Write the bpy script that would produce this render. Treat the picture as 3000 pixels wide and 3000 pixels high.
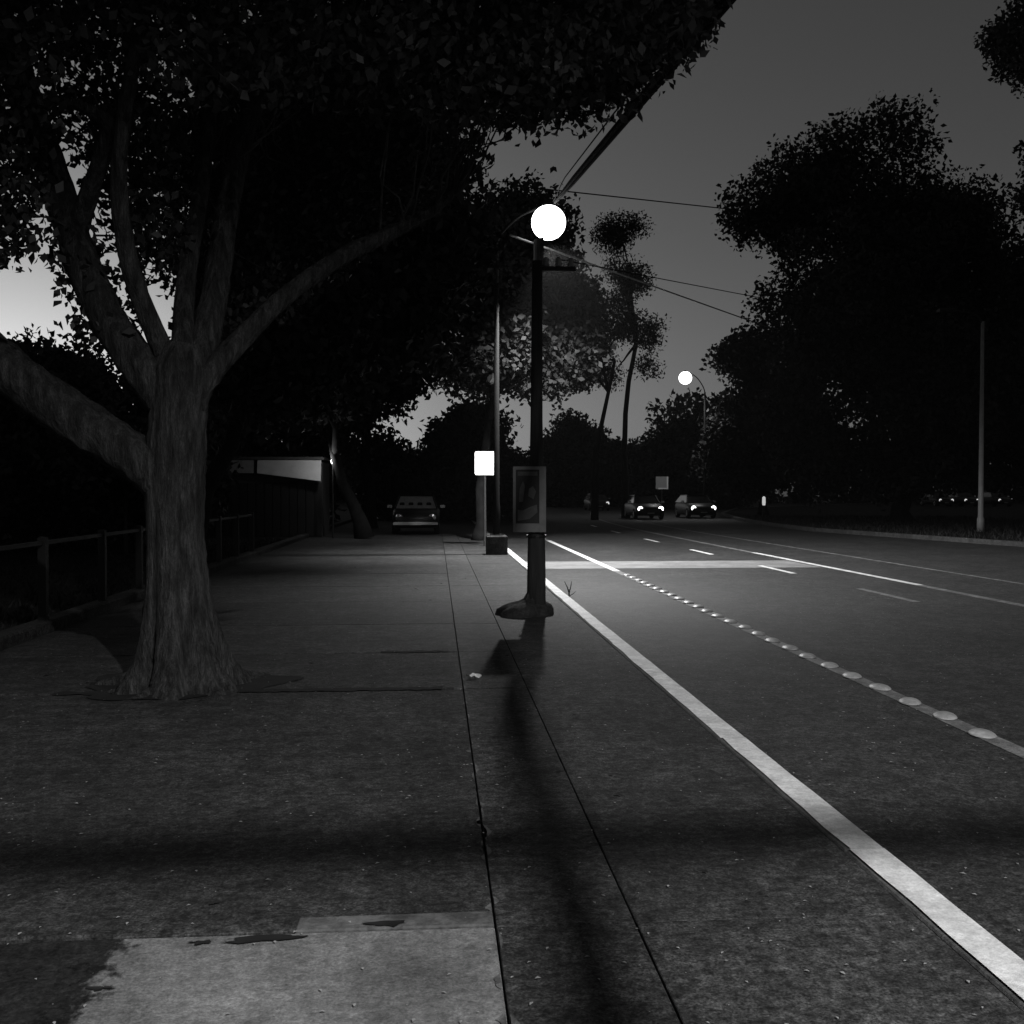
import bpy, math, random
import numpy as np
from mathutils import Vector, Matrix

random.seed(7)
RNG = np.random.default_rng(11)
for o in list(bpy.data.objects):
    bpy.data.objects.remove(o)
S = bpy.context.scene
C = S.collection

# ------------------------------------------------------------------ camera
F = 3000.0                       # focal length in photograph pixels (3000 px wide)
CAMZ = 1.6
HAZE = 0.00013
YAW = math.atan(222 / F)         # road runs along +Y, camera looks a little to its right
PITCH = -math.atan(63 / F)
cam = bpy.data.cameras.new('camera')
cam.sensor_width = 36
cam.lens = 36 * F / 3000
cam.clip_start = 0.05
cam.clip_end = 3000
camo = bpy.data.objects.new('camera', cam)
C.objects.link(camo)
camo.location = (0, 0, CAMZ)
camo.rotation_euler = (math.pi / 2 + PITCH, 0, -YAW)
S.camera = camo
CM = np.array(camo.rotation_euler.to_matrix())

# ------------------------------------------------------------------ sky, sun, exposure
SUN_EL, SUN_AZ = 2.0, -23.0      # last light, low on the left (azimuth from +Y, negative = left)
w = bpy.data.worlds.new('World'); S.world = w; w.use_nodes = True
nt = w.node_tree
for n in list(nt.nodes):
    nt.nodes.remove(n)
sky = nt.nodes.new('ShaderNodeTexSky'); sky.sky_type = 'NISHITA'; sky.sun_disc = False
sky.sun_elevation = math.radians(SUN_EL); sky.sun_rotation = math.radians(SUN_AZ)
sky.altitude = 2200; sky.air_density = 1.0; sky.dust_density = 8.0; sky.ozone_density = 1.0
bw = nt.nodes.new('ShaderNodeRGBToBW')
bg = nt.nodes.new('ShaderNodeBackground'); bg.inputs['Strength'].default_value = 0.05
wo = nt.nodes.new('ShaderNodeOutputWorld')
nt.links.new(sky.outputs[0], bw.inputs[0]); nt.links.new(bw.outputs[0], bg.inputs[0]); nt.links.new(bg.outputs[0], wo.inputs[0])
sl = bpy.data.lights.new('sun', 'SUN'); sl.energy = 0.02; sl.angle = math.radians(15); sl.color = (1, 1, 1)
so = bpy.data.objects.new('sun', sl); C.objects.link(so)
d = Vector((math.sin(math.radians(SUN_AZ)) * math.cos(math.radians(SUN_EL)), math.cos(math.radians(SUN_AZ)) * math.cos(math.radians(SUN_EL)), math.sin(math.radians(SUN_EL))))
so.rotation_euler = (-d).to_track_quat('-Z', 'Y').to_euler()
S.view_settings.view_transform = 'Standard'
S.view_settings.look = 'None'
S.view_settings.exposure = 0
S.view_settings.gamma = 1

# ------------------------------------------------------------------ pixels to directions
K = 3000 / 1932.0                # most pixel readings below were taken at 1932 px width
def rays(px, py):
    px = np.asarray(px, float) * K; py = np.asarray(py, float) * K
    v = np.stack([(px - 1500) / F, (1500 - py) / F, -np.ones_like(px)], -1)
    return v @ CM.T
def at(px, py, Y):               # point on the pixel's line of sight at road distance Y
    v = rays(px, py); Y = np.asarray(Y, float)
    t = Y / v[..., 1]
    return v * t[..., None] + np.array([0, 0, CAMZ])
def gnd(px, py, z=0.0):          # where the line of sight meets the ground
    v = rays(px, py); t = (z - CAMZ) / v[..., 2]
    return v * t[..., None] + np.array([0, 0, CAMZ])

# ------------------------------------------------------------------ helpers
def setp(o, label=None, cat=None, group=None, kind=None):
    if label: o['label'] = label
    if cat: o['category'] = cat
    if group: o['group'] = group
    if kind: o['kind'] = kind
    return o
def link(o, parent=None):
    C.objects.link(o)
    if parent is not None:
        o.parent = parent
    return o
def empty(name, loc, label, cat, group=None, rotz=0):
    o = bpy.data.objects.new(name, None); o.location = loc; o.rotation_euler = (0, 0, rotz); o.empty_display_size = 0.1
    C.objects.link(o)
    return setp(o, label, cat, group)
class MB:
    def __init__(s): s.v = []; s.f = []
    def add(s, v, f):
        n = len(s.v); s.v += [tuple(map(float, p)) for p in v]; s.f += [tuple(i + n for i in q) for q in f]; return s
    def box(s, x0, x1, y0, y1, z0, z1, ch=0.0):
        c = ch
        v = [(x0, y0, z0), (x1, y0, z0), (x1, y1, z0), (x0, y1, z0)]
        if c:
            v += [(x0, y0, z1 - c), (x1, y0, z1 - c), (x1, y1, z1 - c), (x0, y1, z1 - c)]
        v += [(x0 + c, y0 + c, z1), (x1 - c, y0 + c, z1), (x1 - c, y1 - c, z1), (x0 + c, y1 - c, z1)]
        f = [(3, 2, 1, 0)]
        L = len(v) // 4
        for k in range(L - 1):
            a = 4 * k; b = a + 4
            for i in range(4):
                j = (i + 1) % 4
                f.append((a + i, a + j, b + j, b + i))
        t = 4 * (L - 1); f.append((t, t + 1, t + 2, t + 3))
        return s.add(v, f)
    def tube(s, pts, radii, n=8, cap=True, wob=0.0, flute=0.0, seed=0):
        pts = [np.array(p, float) for p in pts]
        r_ = np.random.default_rng(seed)
        ph = r_.uniform(0, 6.28, 4)
        V = []; Fc = []; up = None
        for i, p in enumerate(pts):
            t = pts[min(i + 1, len(pts) - 1)] - pts[max(i - 1, 0)]
            t = t / (np.linalg.norm(t) + 1e-9)
            if up is None:
                a = np.array([1., 0, 0]) if abs(t[0]) < .8 else np.array([0, 1., 0])
            else:
                a = up
            b = np.cross(t, a); b /= np.linalg.norm(b); a = np.cross(b, t); up = a
            for k in range(n):
                th = 2 * math.pi * k / n
                rr = radii[i] if np.isscalar(radii[i]) else radii[i][k]
                if wob: rr *= 1 + wob * r_.normal()
                if flute: rr *= 1 + flute * (math.sin(5 * th + ph[0] + .2 * i) * .5 + math.sin(9 * th + ph[1] - .15 * i) * .3 + math.sin(14 * th + ph[2]) * .3)
                V.append(p + rr * (math.cos(th) * a + math.sin(th) * b))
        m = len(pts)
        for i in range(m - 1):
            for k in range(n):
                j = (k + 1) % n
                Fc.append((i * n + k, i * n + j, (i + 1) * n + j, (i + 1) * n + k))
        if cap:
            Fc.append(tuple(range(n - 1, -1, -1))); Fc.append(tuple((m - 1) * n + k for k in range(n)))
        return s.add(V, Fc)
    def lathe(s, c, prof, n=24):     # prof: (radius, z)
        V = []; Fc = []
        for r, z in prof:
            for k in range(n):
                th = 2 * math.pi * k / n; V.append((c[0] + r * math.cos(th), c[1] + r * math.sin(th), c[2] + z))
        for i in range(len(prof) - 1):
            for k in range(n):
                j = (k + 1) % n; Fc.append((i * n + k, i * n + j, (i + 1) * n + j, (i + 1) * n + k))
        Fc.append(tuple(range(n - 1, -1, -1))); Fc.append(tuple((len(prof) - 1) * n + k for k in range(n)))
        return s.add(V, Fc)
    def mesh(s, name, smooth=False):
        m = bpy.data.meshes.new(name); m.from_pydata(s.v, [], s.f); m.update()
        if smooth: m.polygons.foreach_set('use_smooth', [True] * len(m.polygons))
        return m
    def build(s, name, mat, parent=None, smooth=False, loc=None):
        m = s.mesh(name, smooth); m.materials.append(mat)
        o = bpy.data.objects.new(name, m)
        if loc is not None: o.location = loc
        return link(o, parent)
def numesh(name, V, nper, mat, parent=None):   # quads from an (n*4,3) array
    n = len(V) // nper
    m = bpy.data.meshes.new(name)
    m.vertices.add(len(V)); m.vertices.foreach_set('co', V.astype(np.float32).ravel())
    m.loops.add(len(V)); m.loops.foreach_set('vertex_index', np.arange(len(V), dtype=np.int32))
    m.polygons.add(n); m.polygons.foreach_set('loop_start', np.arange(0, len(V), nper, dtype=np.int32))
    m.update(calc_edges=True); m.validate()
    m.materials.append(mat)
    return link(bpy.data.objects.new(name, m), parent)

# ------------------------------------------------------------------ materials (all neutral greys: black-and-white place)
def mat(name, val, rough=0.8, var=0.0, scale=3.0, bump=0.0, bscale=30.0, spec=0.3, metal=0.0, stain=0.0, stscale=0.6, crack=0.0, stretch=None, speck=0.0, bdist=.02):
    m = bpy.data.materials.new(name); m.use_nodes = True
    t = m.node_tree; N = t.nodes; L = t.links
    p = N['Principled BSDF']
    p.inputs['Roughness'].default_value = rough; p.inputs['Metallic'].default_value = metal
    p.inputs['Specular IOR Level'].default_value = spec
    p.inputs['Base Color'].default_value = (val, val, val, 1)
    if not (var or bump or stain or crack or speck):
        return m
    co = N.new('ShaderNodeNewGeometry')
    vec = co.outputs['Position']
    if stretch:
        mp = N.new('ShaderNodeMapping'); mp.inputs['Scale'].default_value = stretch
        L.new(vec, mp.inputs[0]); vec = mp.outputs[0]
    def noise(sc, det=6, ro=.6):
        n = N.new('ShaderNodeTexNoise'); n.inputs['Scale'].default_value = sc; n.inputs['Detail'].default_value = det; n.inputs['Roughness'].default_value = ro
        L.new(vec, n.inputs['Vector']); return n.outputs[0]
    def ramp(x, a, b, c, d_):
        r = N.new('ShaderNodeMapRange'); r.inputs[1].default_value = a; r.inputs[2].default_value = b; r.inputs[3].default_value = c; r.inputs[4].default_value = d_
        L.new(x, r.inputs[0]); return r.outputs[0]
    def mul(a, b):
        q = N.new('ShaderNodeMath'); q.operation = 'MULTIPLY'; L.new(a, q.inputs[0])
        if hasattr(b, 'links'): L.new(b, q.inputs[1])
        else: q.inputs[1].default_value = b
        return q.outputs[0]
    x = ramp(noise(scale), .3, .7, 1 - var, 1 + var)
    if stain:
        x = mul(x, ramp(noise(stscale, 5, .65), .42, .6, 1 - stain, 1.0))
    if speck:
        x = mul(x, ramp(noise(90, 3, .7), .35, .7, 1 - speck, 1 + speck))
        x = mul(x, ramp(noise(26, 4, .75), .35, .7, 1 - speck * 1.1, 1 + speck * 1.1))
        x = mul(x, ramp(noise(7, 5, .75), .38, .66, 1 - speck * .7, 1 + speck * .7))
    if crack:
        vo = N.new('ShaderNodeTexVoronoi'); vo.feature = 'DISTANCE_TO_EDGE'; vo.inputs['Scale'].default_value = .55
        ad = N.new('ShaderNodeVectorMath'); ad.operation = 'MULTIPLY_ADD'
        nz = N.new('ShaderNodeTexNoise'); nz.inputs['Scale'].default_value = 2.2; nz.inputs['Detail'].default_value = 6
        L.new(vec, nz.inputs['Vector']); L.new(nz.outputs['Color'], ad.inputs[0]); ad.inputs[1].default_value = (.5, .5, .5); L.new(vec, ad.inputs[2])
        L.new(ad.outputs[0], vo.inputs['Vector'])
        x = mul(x, ramp(vo.outputs['Distance'], .0, .012, 1 - crack, 1.0))
    x = mul(x, val)
    L.new(x, p.inputs['Base Color'])
    if bump:
        b = N.new('ShaderNodeBump'); b.inputs['Strength'].default_value = bump; b.inputs['Distance'].default_value = bdist
        L.new(noise(bscale, 8, .65), b.inputs['Height']); L.new(b.outputs[0], p.inputs['Normal'])
    return m
def emis(name, val, strength):
    m = bpy.data.materials.new(name); m.use_nodes = True
    p = m.node_tree.nodes['Principled BSDF']
    p.inputs['Base Color'].default_value = (.8, .8, .8, 1)
    p.inputs['Emission Color'].default_value = (val, val, val, 1); p.inputs['Emission Strength'].default_value = strength
    return m
M = {}
M['asphalt'] = mat('asphalt', .05, .75, .15, 1.3, .5, 60, .35, stain=.25, stscale=.5, crack=.2, speck=.72)
M['oldconc'] = mat('old_concrete', .055, .8, .2, 2.2, .6, 45, .3, stain=.35, stscale=.9, crack=.3, speck=.72)
M['oldconc2'] = mat('worn_concrete', .066, .8, .22, 1.6, .6, 40, .3, stain=.3, stscale=1.3, crack=.25, speck=.72)
M['newconc'] = mat('pale_concrete', .23, .8, .12, 2.5, .35, 60, .3, stain=.3, stscale=1.7, speck=.32)
M['mortar'] = mat('mortar', .15, .9, .3, 9, .6, 50, .2, stain=.5, stscale=7)
M['kerb'] = mat('kerb_stone', .10, .8, .2, 3, .6, 40, .3, stain=.3, stscale=1.2, speck=.3)
M['grit'] = mat('grit', .30, .9)
M['dirt'] = mat('dirt', .05, .95, .4, 4, .8, 25, .1, speck=.3)
M['seam'] = mat('dark_ground', .010, .95, .4, 6)
M['soil'] = mat('soil', .035, .95, .5, 3, .9, 18, .1, stain=.4, speck=.4)
M['grass_ground'] = mat('grass_ground', .03, .95, .4, 2, .9, 20, .1, stain=.4, speck=.4)
M['grass'] = mat('grass_blade', .02, .7, .3, 1, 0, 0, .3)
M['paint'] = mat('white_paint', .80, .6, .08, 3, .3, 70, .4, stain=.22, stscale=5, speck=.14)
M['oldpaint'] = mat('worn_paint', .24, .7, .2, 4, .3, 70, .3, stain=.4, stscale=5, speck=.3)
M['pale_strip'] = mat('pale_band', .25, .7, .12, 2, .3, 60, .3, stain=.2, stscale=1, speck=.2)
M['bark'] = mat('bark', .088, .9, .5, 5, 1.0, 8, .2, stretch=(3.5, 3.5, .6), stain=.5, stscale=4, bdist=.12, speck=.35)
M['blackbark'] = mat('black_bark', .018, .95, .3, 4, .6, 10, .05)
M['darkbark'] = mat('dark_bark', .05, .9, .3, 4, .6, 10, .2)
M['leaf'] = mat('leaf', .034, .5, .35, 1.5, 0, 0, .35)
M['leaf_far'] = mat('leaf_far', .035, .7, .35, .4, 0, 0, .15)
M['dull_metal'] = mat('dull_metal', .012, .8, .2, 4, .15, 40, .05)
M['black_metal'] = mat('black_metal', .012, .5, .2, 6, .2, 40, .4)
M['grey_metal'] = mat('grey_metal', .30, .5, .15, 3, .1, 40, .4)
M['pole_wood'] = mat('pole_surface', .045, .85, .35, 4, .7, 14, .2, stretch=(4, 4, .4))
M['plinth'] = mat('plinth', .045, .9, .3, 6, .9, 22, .2, speck=.3)
M['cable'] = mat('cable', .006, .8, spec=.05)
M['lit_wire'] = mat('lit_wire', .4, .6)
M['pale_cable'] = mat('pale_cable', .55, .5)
M['board'] = mat('board_frame', .22, .6, .15, 8, .2, 50)
M['board_dark'] = mat('board_print_dark', .025, .5)
M['board_mid'] = mat('board_print_grey', .10, .5, .2, 12)
M['globe'] = emis('lamp_globe', 1, 6)
M['signlight'] = emis('sign_face', 1, 2.2)
M['bulb'] = emis('bulb', 1, 4)
M['faint'] = emis('far_lamp', 1, .5)
M['head'] = emis('headlight_on', 1, 5)
M['headdim'] = emis('headlight_dim', 1, .6)
M['carpaint'] = mat('dark_car_paint', .012, .45, spec=.4)
M['tyre'] = mat('tyre', .02, .9)
M['chrome'] = mat('chrome', .5, .25, metal=1)
M['glass'] = mat('car_glass', .015, .12, spec=.8)
M['shade'] = mat('pale_windscreen', .5, .3, .2, 9)
M['bumper'] = mat('pale_bumper', .5, .5)
M['seat'] = mat('seat_fabric', .02, .9)
M['wall'] = mat('kiosk_wall', .05, .8, .2, 4)
M['fascia'] = mat('kiosk_fascia', .42, .7, .12, 3)
M['paper'] = mat('paper', .75, .8)
M['deadleaf'] = mat('dead_leaf', .012, .8, .4, 9)
M['stud'] = mat('stud', .42, .45, .2, 20, .15, 60, .5, stain=.3, stscale=9)
M['sign_post'] = mat('sign_post', .05, .6)
M['sign_grey'] = mat('sign_grey', .3, .5)
M['sign_rim'] = mat('sign_rim', .75, .4)

# ------------------------------------------------------------------ ground, road, pavement
RZ = -0.08                        # road level below the pavement
def bend(y):
    return 0.0 if y < 38 else 0.0021 * (y - 38) ** 2
def ribbon(x0, x1, ys, z):
    b = MB(); V = []
    for y in ys:
        V += [(x0 + bend(y), y, z), (x1 + bend(y), y, z)]
    return b.add(V, [(2 * i, 2 * i + 1, 2 * i + 3, 2 * i + 2) for i in range(len(ys) - 1)])
def strc(name, b, m, parent=None):
    o = b.build(name, m, parent)
    if parent is None: o['kind'] = 'structure'
    return o
YS = [-40, 0, 20, 38] + list(range(42, 202, 4))
g = MB().add([(-220, -70, -.16), (300, -70, -.16), (300, 300, -.16), (-220, 300, -.16)], [(0, 1, 2, 3)])
strc('ground', g, M['grass_ground'])
road = strc('road', ribbon(2.0, 40, YS, RZ), M['asphalt'])
# painted lines
def line(xa, xb, ya, yb, m='paint', z=RZ + .004, name='lane_line'):
    ys = [ya] + [y for y in YS if ya < y < yb] + [yb]
    return strc(name, ribbon(xa, xb, ys, z), M[m], road)
LX2 = 3.74
line(LX2 - .075, LX2 + .075, -10, 90, 'oldpaint')
line(LX2 - .08, LX2 + .08, 21, 34, 'paint', RZ + .008)
for yc in (-9, 0.5, 9, 15.9, 21.3, 27.5, 34, 41, 48):
    line(7.15, 7.28, yc - 1.1 if yc != 15.9 else 14.9, yc + 1.1 if yc != 15.9 else 17.0, 'oldpaint' if yc < 20 else 'paint')
line(8.45, 8.62, -10, 80, 'oldpaint'); line(8.46, 8.61, 17.5, 27, 'paint', RZ + .008)
line(10.45, 10.56, -10, 70, 'oldpaint')
strc('pale_road_band', ribbon(2.02, 8.4, [21.8, 24.0], RZ + .0025), M['pale_strip'], road)  # one band across the lanes, paler than the asphalt

walk = strc('pavement', MB().box(-4.35, 1.80, -12, 70, -.155, -.045), M['dirt'])
joints = [-12, -9, -6, -3.2, -.9, 1.5, 3.72, 8.25, 10.15, 12.3, 14.8, 17.2, 19.8, 22.3, 24.8, 27.3, 30, 33, 36, 40, 44, 48, 53, 58, 64, 70]
rs = random.Random(3)
def slab(x0, x1, y0, y1, m, gx=.008, gy=.01, tone=0.0, dz=0.0, ch=.008):
    b = MB(); c = ch
    zt = [dz + rs.uniform(-.002, .002) for _ in range(4)]
    b.box(x0 + gx, x1 - gx, y0 + gy, y1 - gy, -.05, 0, c)
    n = len(b.v)
    for k in range(4):
        x, y, z = b.v[n - 4 + k]; b.v[n - 4 + k] = (x, y, zt[k])
        x, y, z = b.v[n - 8 + k]; b.v[n - 8 + k] = (x, y, zt[k] - c)
    o = b.build('slab', m, walk)
    return o
for a, b_ in zip(joints[:-1], joints[1:]):
    near = b_ <= 3.8
    gy = .03 if abs(b_ - 8.25) < .01 or abs(a - 8.25) < .01 else .0035
    mm = M['oldconc'] if rs.random() < .5 else M['oldconc2']
    if near:
        slab(-1.17, .215, a, b_, M['newconc'], .0035, gy)
    else:
        slab(-4.35, .215, a, b_, mm, .0035, gy)
    slab(.215, .735, a, b_, M['oldconc2'], .004, .002, ch=.003)
    slab(.735, 1.80, a, b_, M['oldconc2'] if rs.random() < .6 else M['oldconc'], .003, .002, ch=.003)
# crumbled pale edges along the long joint
for yy in np.concatenate([RNG.uniform(2.4, 6.5, 26), RNG.uniform(6.5, 14, 14)]):
    L_ = RNG.uniform(.05, .22); w0 = RNG.uniform(.008, .03); sd = 1 if RNG.random() < .45 else -1
    x0 = .215 + sd * .007; kk = 7; V = []
    for t in np.linspace(0, 1, kk):
        V += [(x0, yy + L_ * t, .004), (x0 + sd * (w0 * math.sin(math.pi * t) * RNG.uniform(.5, 1.2) + .002), yy + L_ * t, .004)]
    MB().add(V, [(2 * q, 2 * q + 1, 2 * q + 3, 2 * q + 2) for q in range(kk - 1)]).build('chipped_edge', M['mortar'], walk)
# bare soil beside the pale slab, with a ragged edge over it
def patch(name, pts, m, z, parent=None, jit=.02):
    c = np.mean(pts, 0); V = [(c[0], c[1], z + .012)]; n = len(pts)
    V += [(p[0], p[1], z) for p in pts]
    return MB().add(V, [(0, i + 1, (i + 1) % n + 1) for i in range(n)]).build(name, m, parent)
b = MB()
ys_ = np.linspace(-12, 3.70, 60); xs_ = np.linspace(-4.35, -.80, 30)
V = [(x, y, .0065 + .006 * math.sin(x * 9 + y * 5) * (x < -1.3)) for y in ys_ for x in xs_]
b.add(V, [(i * 30 + k, i * 30 + k + 1, (i + 1) * 30 + k + 1, (i + 1) * 30 + k) for i in range(59) for k in range(29)])
so_ = strc('soil_strip', b, M['soil'])
m = M['soil']; t = m.node_tree; N = t.nodes; L = t.links
g_ = N.new('ShaderNodeNewGeometry'); sp = N.new('ShaderNodeSeparateXYZ'); L.new(g_.outputs['Position'], sp.inputs[0])
n1 = N.new('ShaderNodeTexNoise'); n1.inputs['Scale'].default_value = 9; n1.inputs['Detail'].default_value = 9; n1.inputs['Roughness'].default_value = .72; L.new(g_.outputs['Position'], n1.inputs['Vector'])
q1 = N.new('ShaderNodeMath'); q1.operation = 'MULTIPLY_ADD'; L.new(sp.outputs[0], q1.inputs[0]); q1.inputs[1].default_value = -4.5; q1.inputs[2].default_value = -4.5 * 1.13
q2 = N.new('ShaderNodeMath'); q2.operation = 'MULTIPLY_ADD'; L.new(n1.outputs[0], q2.inputs[0]); q2.inputs[1].default_value = 3.2; L.new(q1.outputs[0], q2.inputs[2])
q3 = N.new('ShaderNodeMapRange'); L.new(q2.outputs[0], q3.inputs[0]); q3.inputs[1].default_value = 1.35; q3.inputs[2].default_value = 1.75
L.new(q3.outputs[0], N['Principled BSDF'].inputs['Alpha'])
# mortar smear along the far edge of the pale slab
def ragged(name, x0, x1, y0, y1, m, parent, n=26, z=.0105, amp=.4):
    top = []; bot = []
    for i in range(n + 1):
        x = x0 + (x1 - x0) * i / n; h = (y1 - y0)
        top.append((x, y1 + h * amp * RNG.normal() * .3, z)); bot.append((x, y0 + h * amp * RNG.normal() * .3, z))
    return MB().add(bot + top, [(i, i + 1, n + 2 + i, n + 1 + i) for i in range(n)]).build(name, m, parent)
slab(-.52, .215, 3.722, 3.85, M['mortar'], .006, .004, dz=.006, ch=.006)
slab(-1.16, -.53, 3.722, 3.80, M['oldconc2'], .006, .004, dz=.004, ch=.004)
ragged('dark_seam', -3.0, .05, 8.2, 8.31, M['seam'], walk, n=60, z=.006, amp=.5)  # near-black ragged strips laid along the slab joints
ragged('dark_seam', -.55, .12, 10.1, 10.22, M['seam'], walk, n=20, z=.006, amp=.5)
# kerb with the white painted top
kb = strc('kerb', MB().box(1.805, 2.0, -12, 70, -.155, -.05), M['kerb'])
ky = [-12 + 2.05 * i for i in range(41)]
for a, b_ in zip(ky[:-1], ky[1:]):
    o = MB().box(1.808, 2.0, a + .002, b_ - .002, -.12, rs.uniform(-.002, .002), .008).build('kerb_stone', M['kerb'], kb)
    k = 8; yy = np.linspace(a, b_ - .002, k)
    V = []
    for y in yy:
        V += [(1.832 + RNG.normal() * .004, y, .0075), (1.985 + RNG.normal() * .002, y, .0075)]
    MB().add(V, [(2 * i, 2 * i + 1, 2 * i + 3, 2 * i + 2) for i in range(k - 1)]).build('kerb_paint', M['paint'], kb)
lawn = strc('lawn', MB().add([(-60, -30, -.02), (-4.6, -30, -.02), (-4.6, 90, -.02), (-60, 90, -.02)], [(0, 1, 2, 3)]), M['grass_ground'])
# low kerb beam under the fence
strc('garden_kerb', MB().box(-4.6, -4.36, -12, 60, -.155, .12, .02), M['oldconc'])
# planted median on the right
mp = [(19.6, 18), (18.3, 26), (17.4, 30.5), (15.6, 41), (16.0, 48), (17.0, 56), (20, 70), (27, 90), (60, 130), (90, 130), (90, 18)]
n = len(mp)
V = [(x, y, .03) for x, y in mp] + [(x, y, -.155) for x, y in mp]
strc('median', MB().add(V, [tuple(range(n))] + [((i + 1) % n, i, n + i, n + (i + 1) % n) for i in range(n)]), M['grass_ground'])
b = MB()
for (xa, ya), (xb, yb) in zip(mp[:8], mp[1:9]):
    dx, dy = xb - xa, yb - ya; l = math.hypot(dx, dy); nx, ny = -dy / l * .22, dx / l * .22
    b.add([(xa, ya, -.155), (xb, yb, -.155), (xb + nx, yb + ny, -.155), (xa + nx, ya + ny, -.155), (xa, ya, .07), (xb, yb, .07), (xb + nx, yb + ny, .07), (xa + nx, ya + ny, .07)],
          [(4, 5, 6, 7), (0, 4, 7, 3), (1, 2, 6, 5), (3, 7, 6, 2), (0, 1, 5, 4)])
strc('median_kerb', b, M['kerb'])
# grass blades
def blades(P, h, name, label):
    n = len(P); th = RNG.uniform(0, 6.28, n); hh = h * RNG.uniform(.5, 1.3, n); wd = .012 + .01 * RNG.random(n)
    dx = np.cos(th) * wd; dy = np.sin(th) * wd; lx = RNG.normal(0, .5, n) * hh; ly = RNG.normal(0, .5, n) * hh
    A = P + np.stack([dx, dy, 0 * dx], 1); B = P - np.stack([dx, dy, 0 * dx], 1); T = P + np.stack([lx, ly, hh], 1)
    V = np.stack([A, B, T], 1).reshape(-1, 3)
    o = numesh(name, V, 3, M['grass']); setp(o, label, 'grass', None, 'stuff')
n = 14000
P = np.stack([-4.65 - 12 * RNG.random(n) ** 1.5, RNG.uniform(8, 34, n), np.full(n, -.02)], 1)
blades(P, .09, 'lawn_grass', 'short grass on the lawn behind the low fence')
n = 9000
Y = RNG.uniform(27, 60, n); xe = np.interp(Y, [18, 26, 30.5, 41, 48, 56, 70], [19.6, 18.3, 17.4, 15.6, 16, 17, 20])
P = np.stack([xe + .3 + 14 * RNG.random(n) ** 1.3, Y, np.full(n, .03)], 1)
blades(P, .16, 'median_grass', 'rough grass on the planted median across the road')

# ------------------------------------------------------------------ lane separator studs
st = MB().lathe((0, 0, 0), [(1.0, 0), (1.0, .12), (.93, .35), (.75, .66), (.48, .88), (.2, .99), (.02, 1.0)], 20)
stm = st.mesh('lane_stud', True); stm.materials.append(M['stud'])
ORD = ['first', 'second', 'third', 'fourth', 'fifth', 'sixth', 'seventh', 'eighth', 'ninth', 'tenth', 'eleventh', 'twelfth', 'thirteenth', 'fourteenth', 'fifteenth',
       'sixteenth', 'seventeenth', 'eighteenth', 'nineteenth', 'twentieth', 'twenty-first', 'twenty-second', 'twenty-third', 'twenty-fourth', 'twenty-fifth', 'twenty-sixth']
for i in range(25):
    o = bpy.data.objects.new('lane_stud', stm)
    o.location = (LX2 + rs.uniform(-.015, .015), 6.72 + .55 * i + rs.uniform(-.03, .03), RZ + .005)
    o.scale = (.085, .12, .036); o.rotation_euler = (0, 0, rs.uniform(-.4, .1))
    link(o); setp(o, 'pale dome stud on the cycle lane line, %s counted from the right picture edge' % ORD[i], 'lane stud', 'dome studs along the cycle lane line')

# ------------------------------------------------------------------ leaves and trees
def leaf_cloud(cen, per, spread, size, asp=.5, rng=RNG, droop=0.0, flat=1.0):
    n = len(cen) * per
    off = rng.normal(0, 1, (n, 3)); off /= np.linalg.norm(off, axis=1)[:, None]; off *= (1.75 * rng.random(n) ** .42)[:, None]
    c = np.repeat(cen, per, 0) + off * np.array([spread, spread, spread * flat])
    u = rng.normal(0, 1, (n, 3)); u[:, 2] -= droop; u /= np.linalg.norm(u, axis=1)[:, None]
    v = np.cross(u, rng.normal(0, 1, (n, 3))); v /= np.linalg.norm(v, axis=1)[:, None] + 1e-9
    s = size * rng.uniform(.6, 1.35, n)[:, None]
    w_ = np.cross(u, v)
    a = c - u * s * .5; q = c + u * s * .5 - w_ * s * .08
    l = c + v * s * asp * .5 + u * s * .05 + w_ * s * .07; r = c - v * s * asp * .5 + u * s * .05 + w_ * s * .07
    return np.stack([a, l, q, r], 1).reshape(-1, 4, 3)
def inpoly(px, py, poly):
    ins = np.zeros(px.shape, bool); n = len(poly); dist = np.full(px.shape, 1e9)
    for i in range(n):
        x0, y0 = poly[i]; x1, y1 = poly[(i + 1) % n]
        c = ((y0 > py) != (y1 > py)) & (px < (x1 - x0) * (py - y0) / (y1 - y0 + 1e-9) + x0)
        ins ^= c
        L2 = (x1 - x0) ** 2 + (y1 - y0) ** 2
        t = np.clip(((px - x0) * (x1 - x0) + (py - y0) * (y1 - y0)) / L2, 0, 1)
        dist = np.minimum(dist, np.hypot(px - x0 - t * (x1 - x0), py - y0 - t * (y1 - y0)))
    return ins, dist
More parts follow.
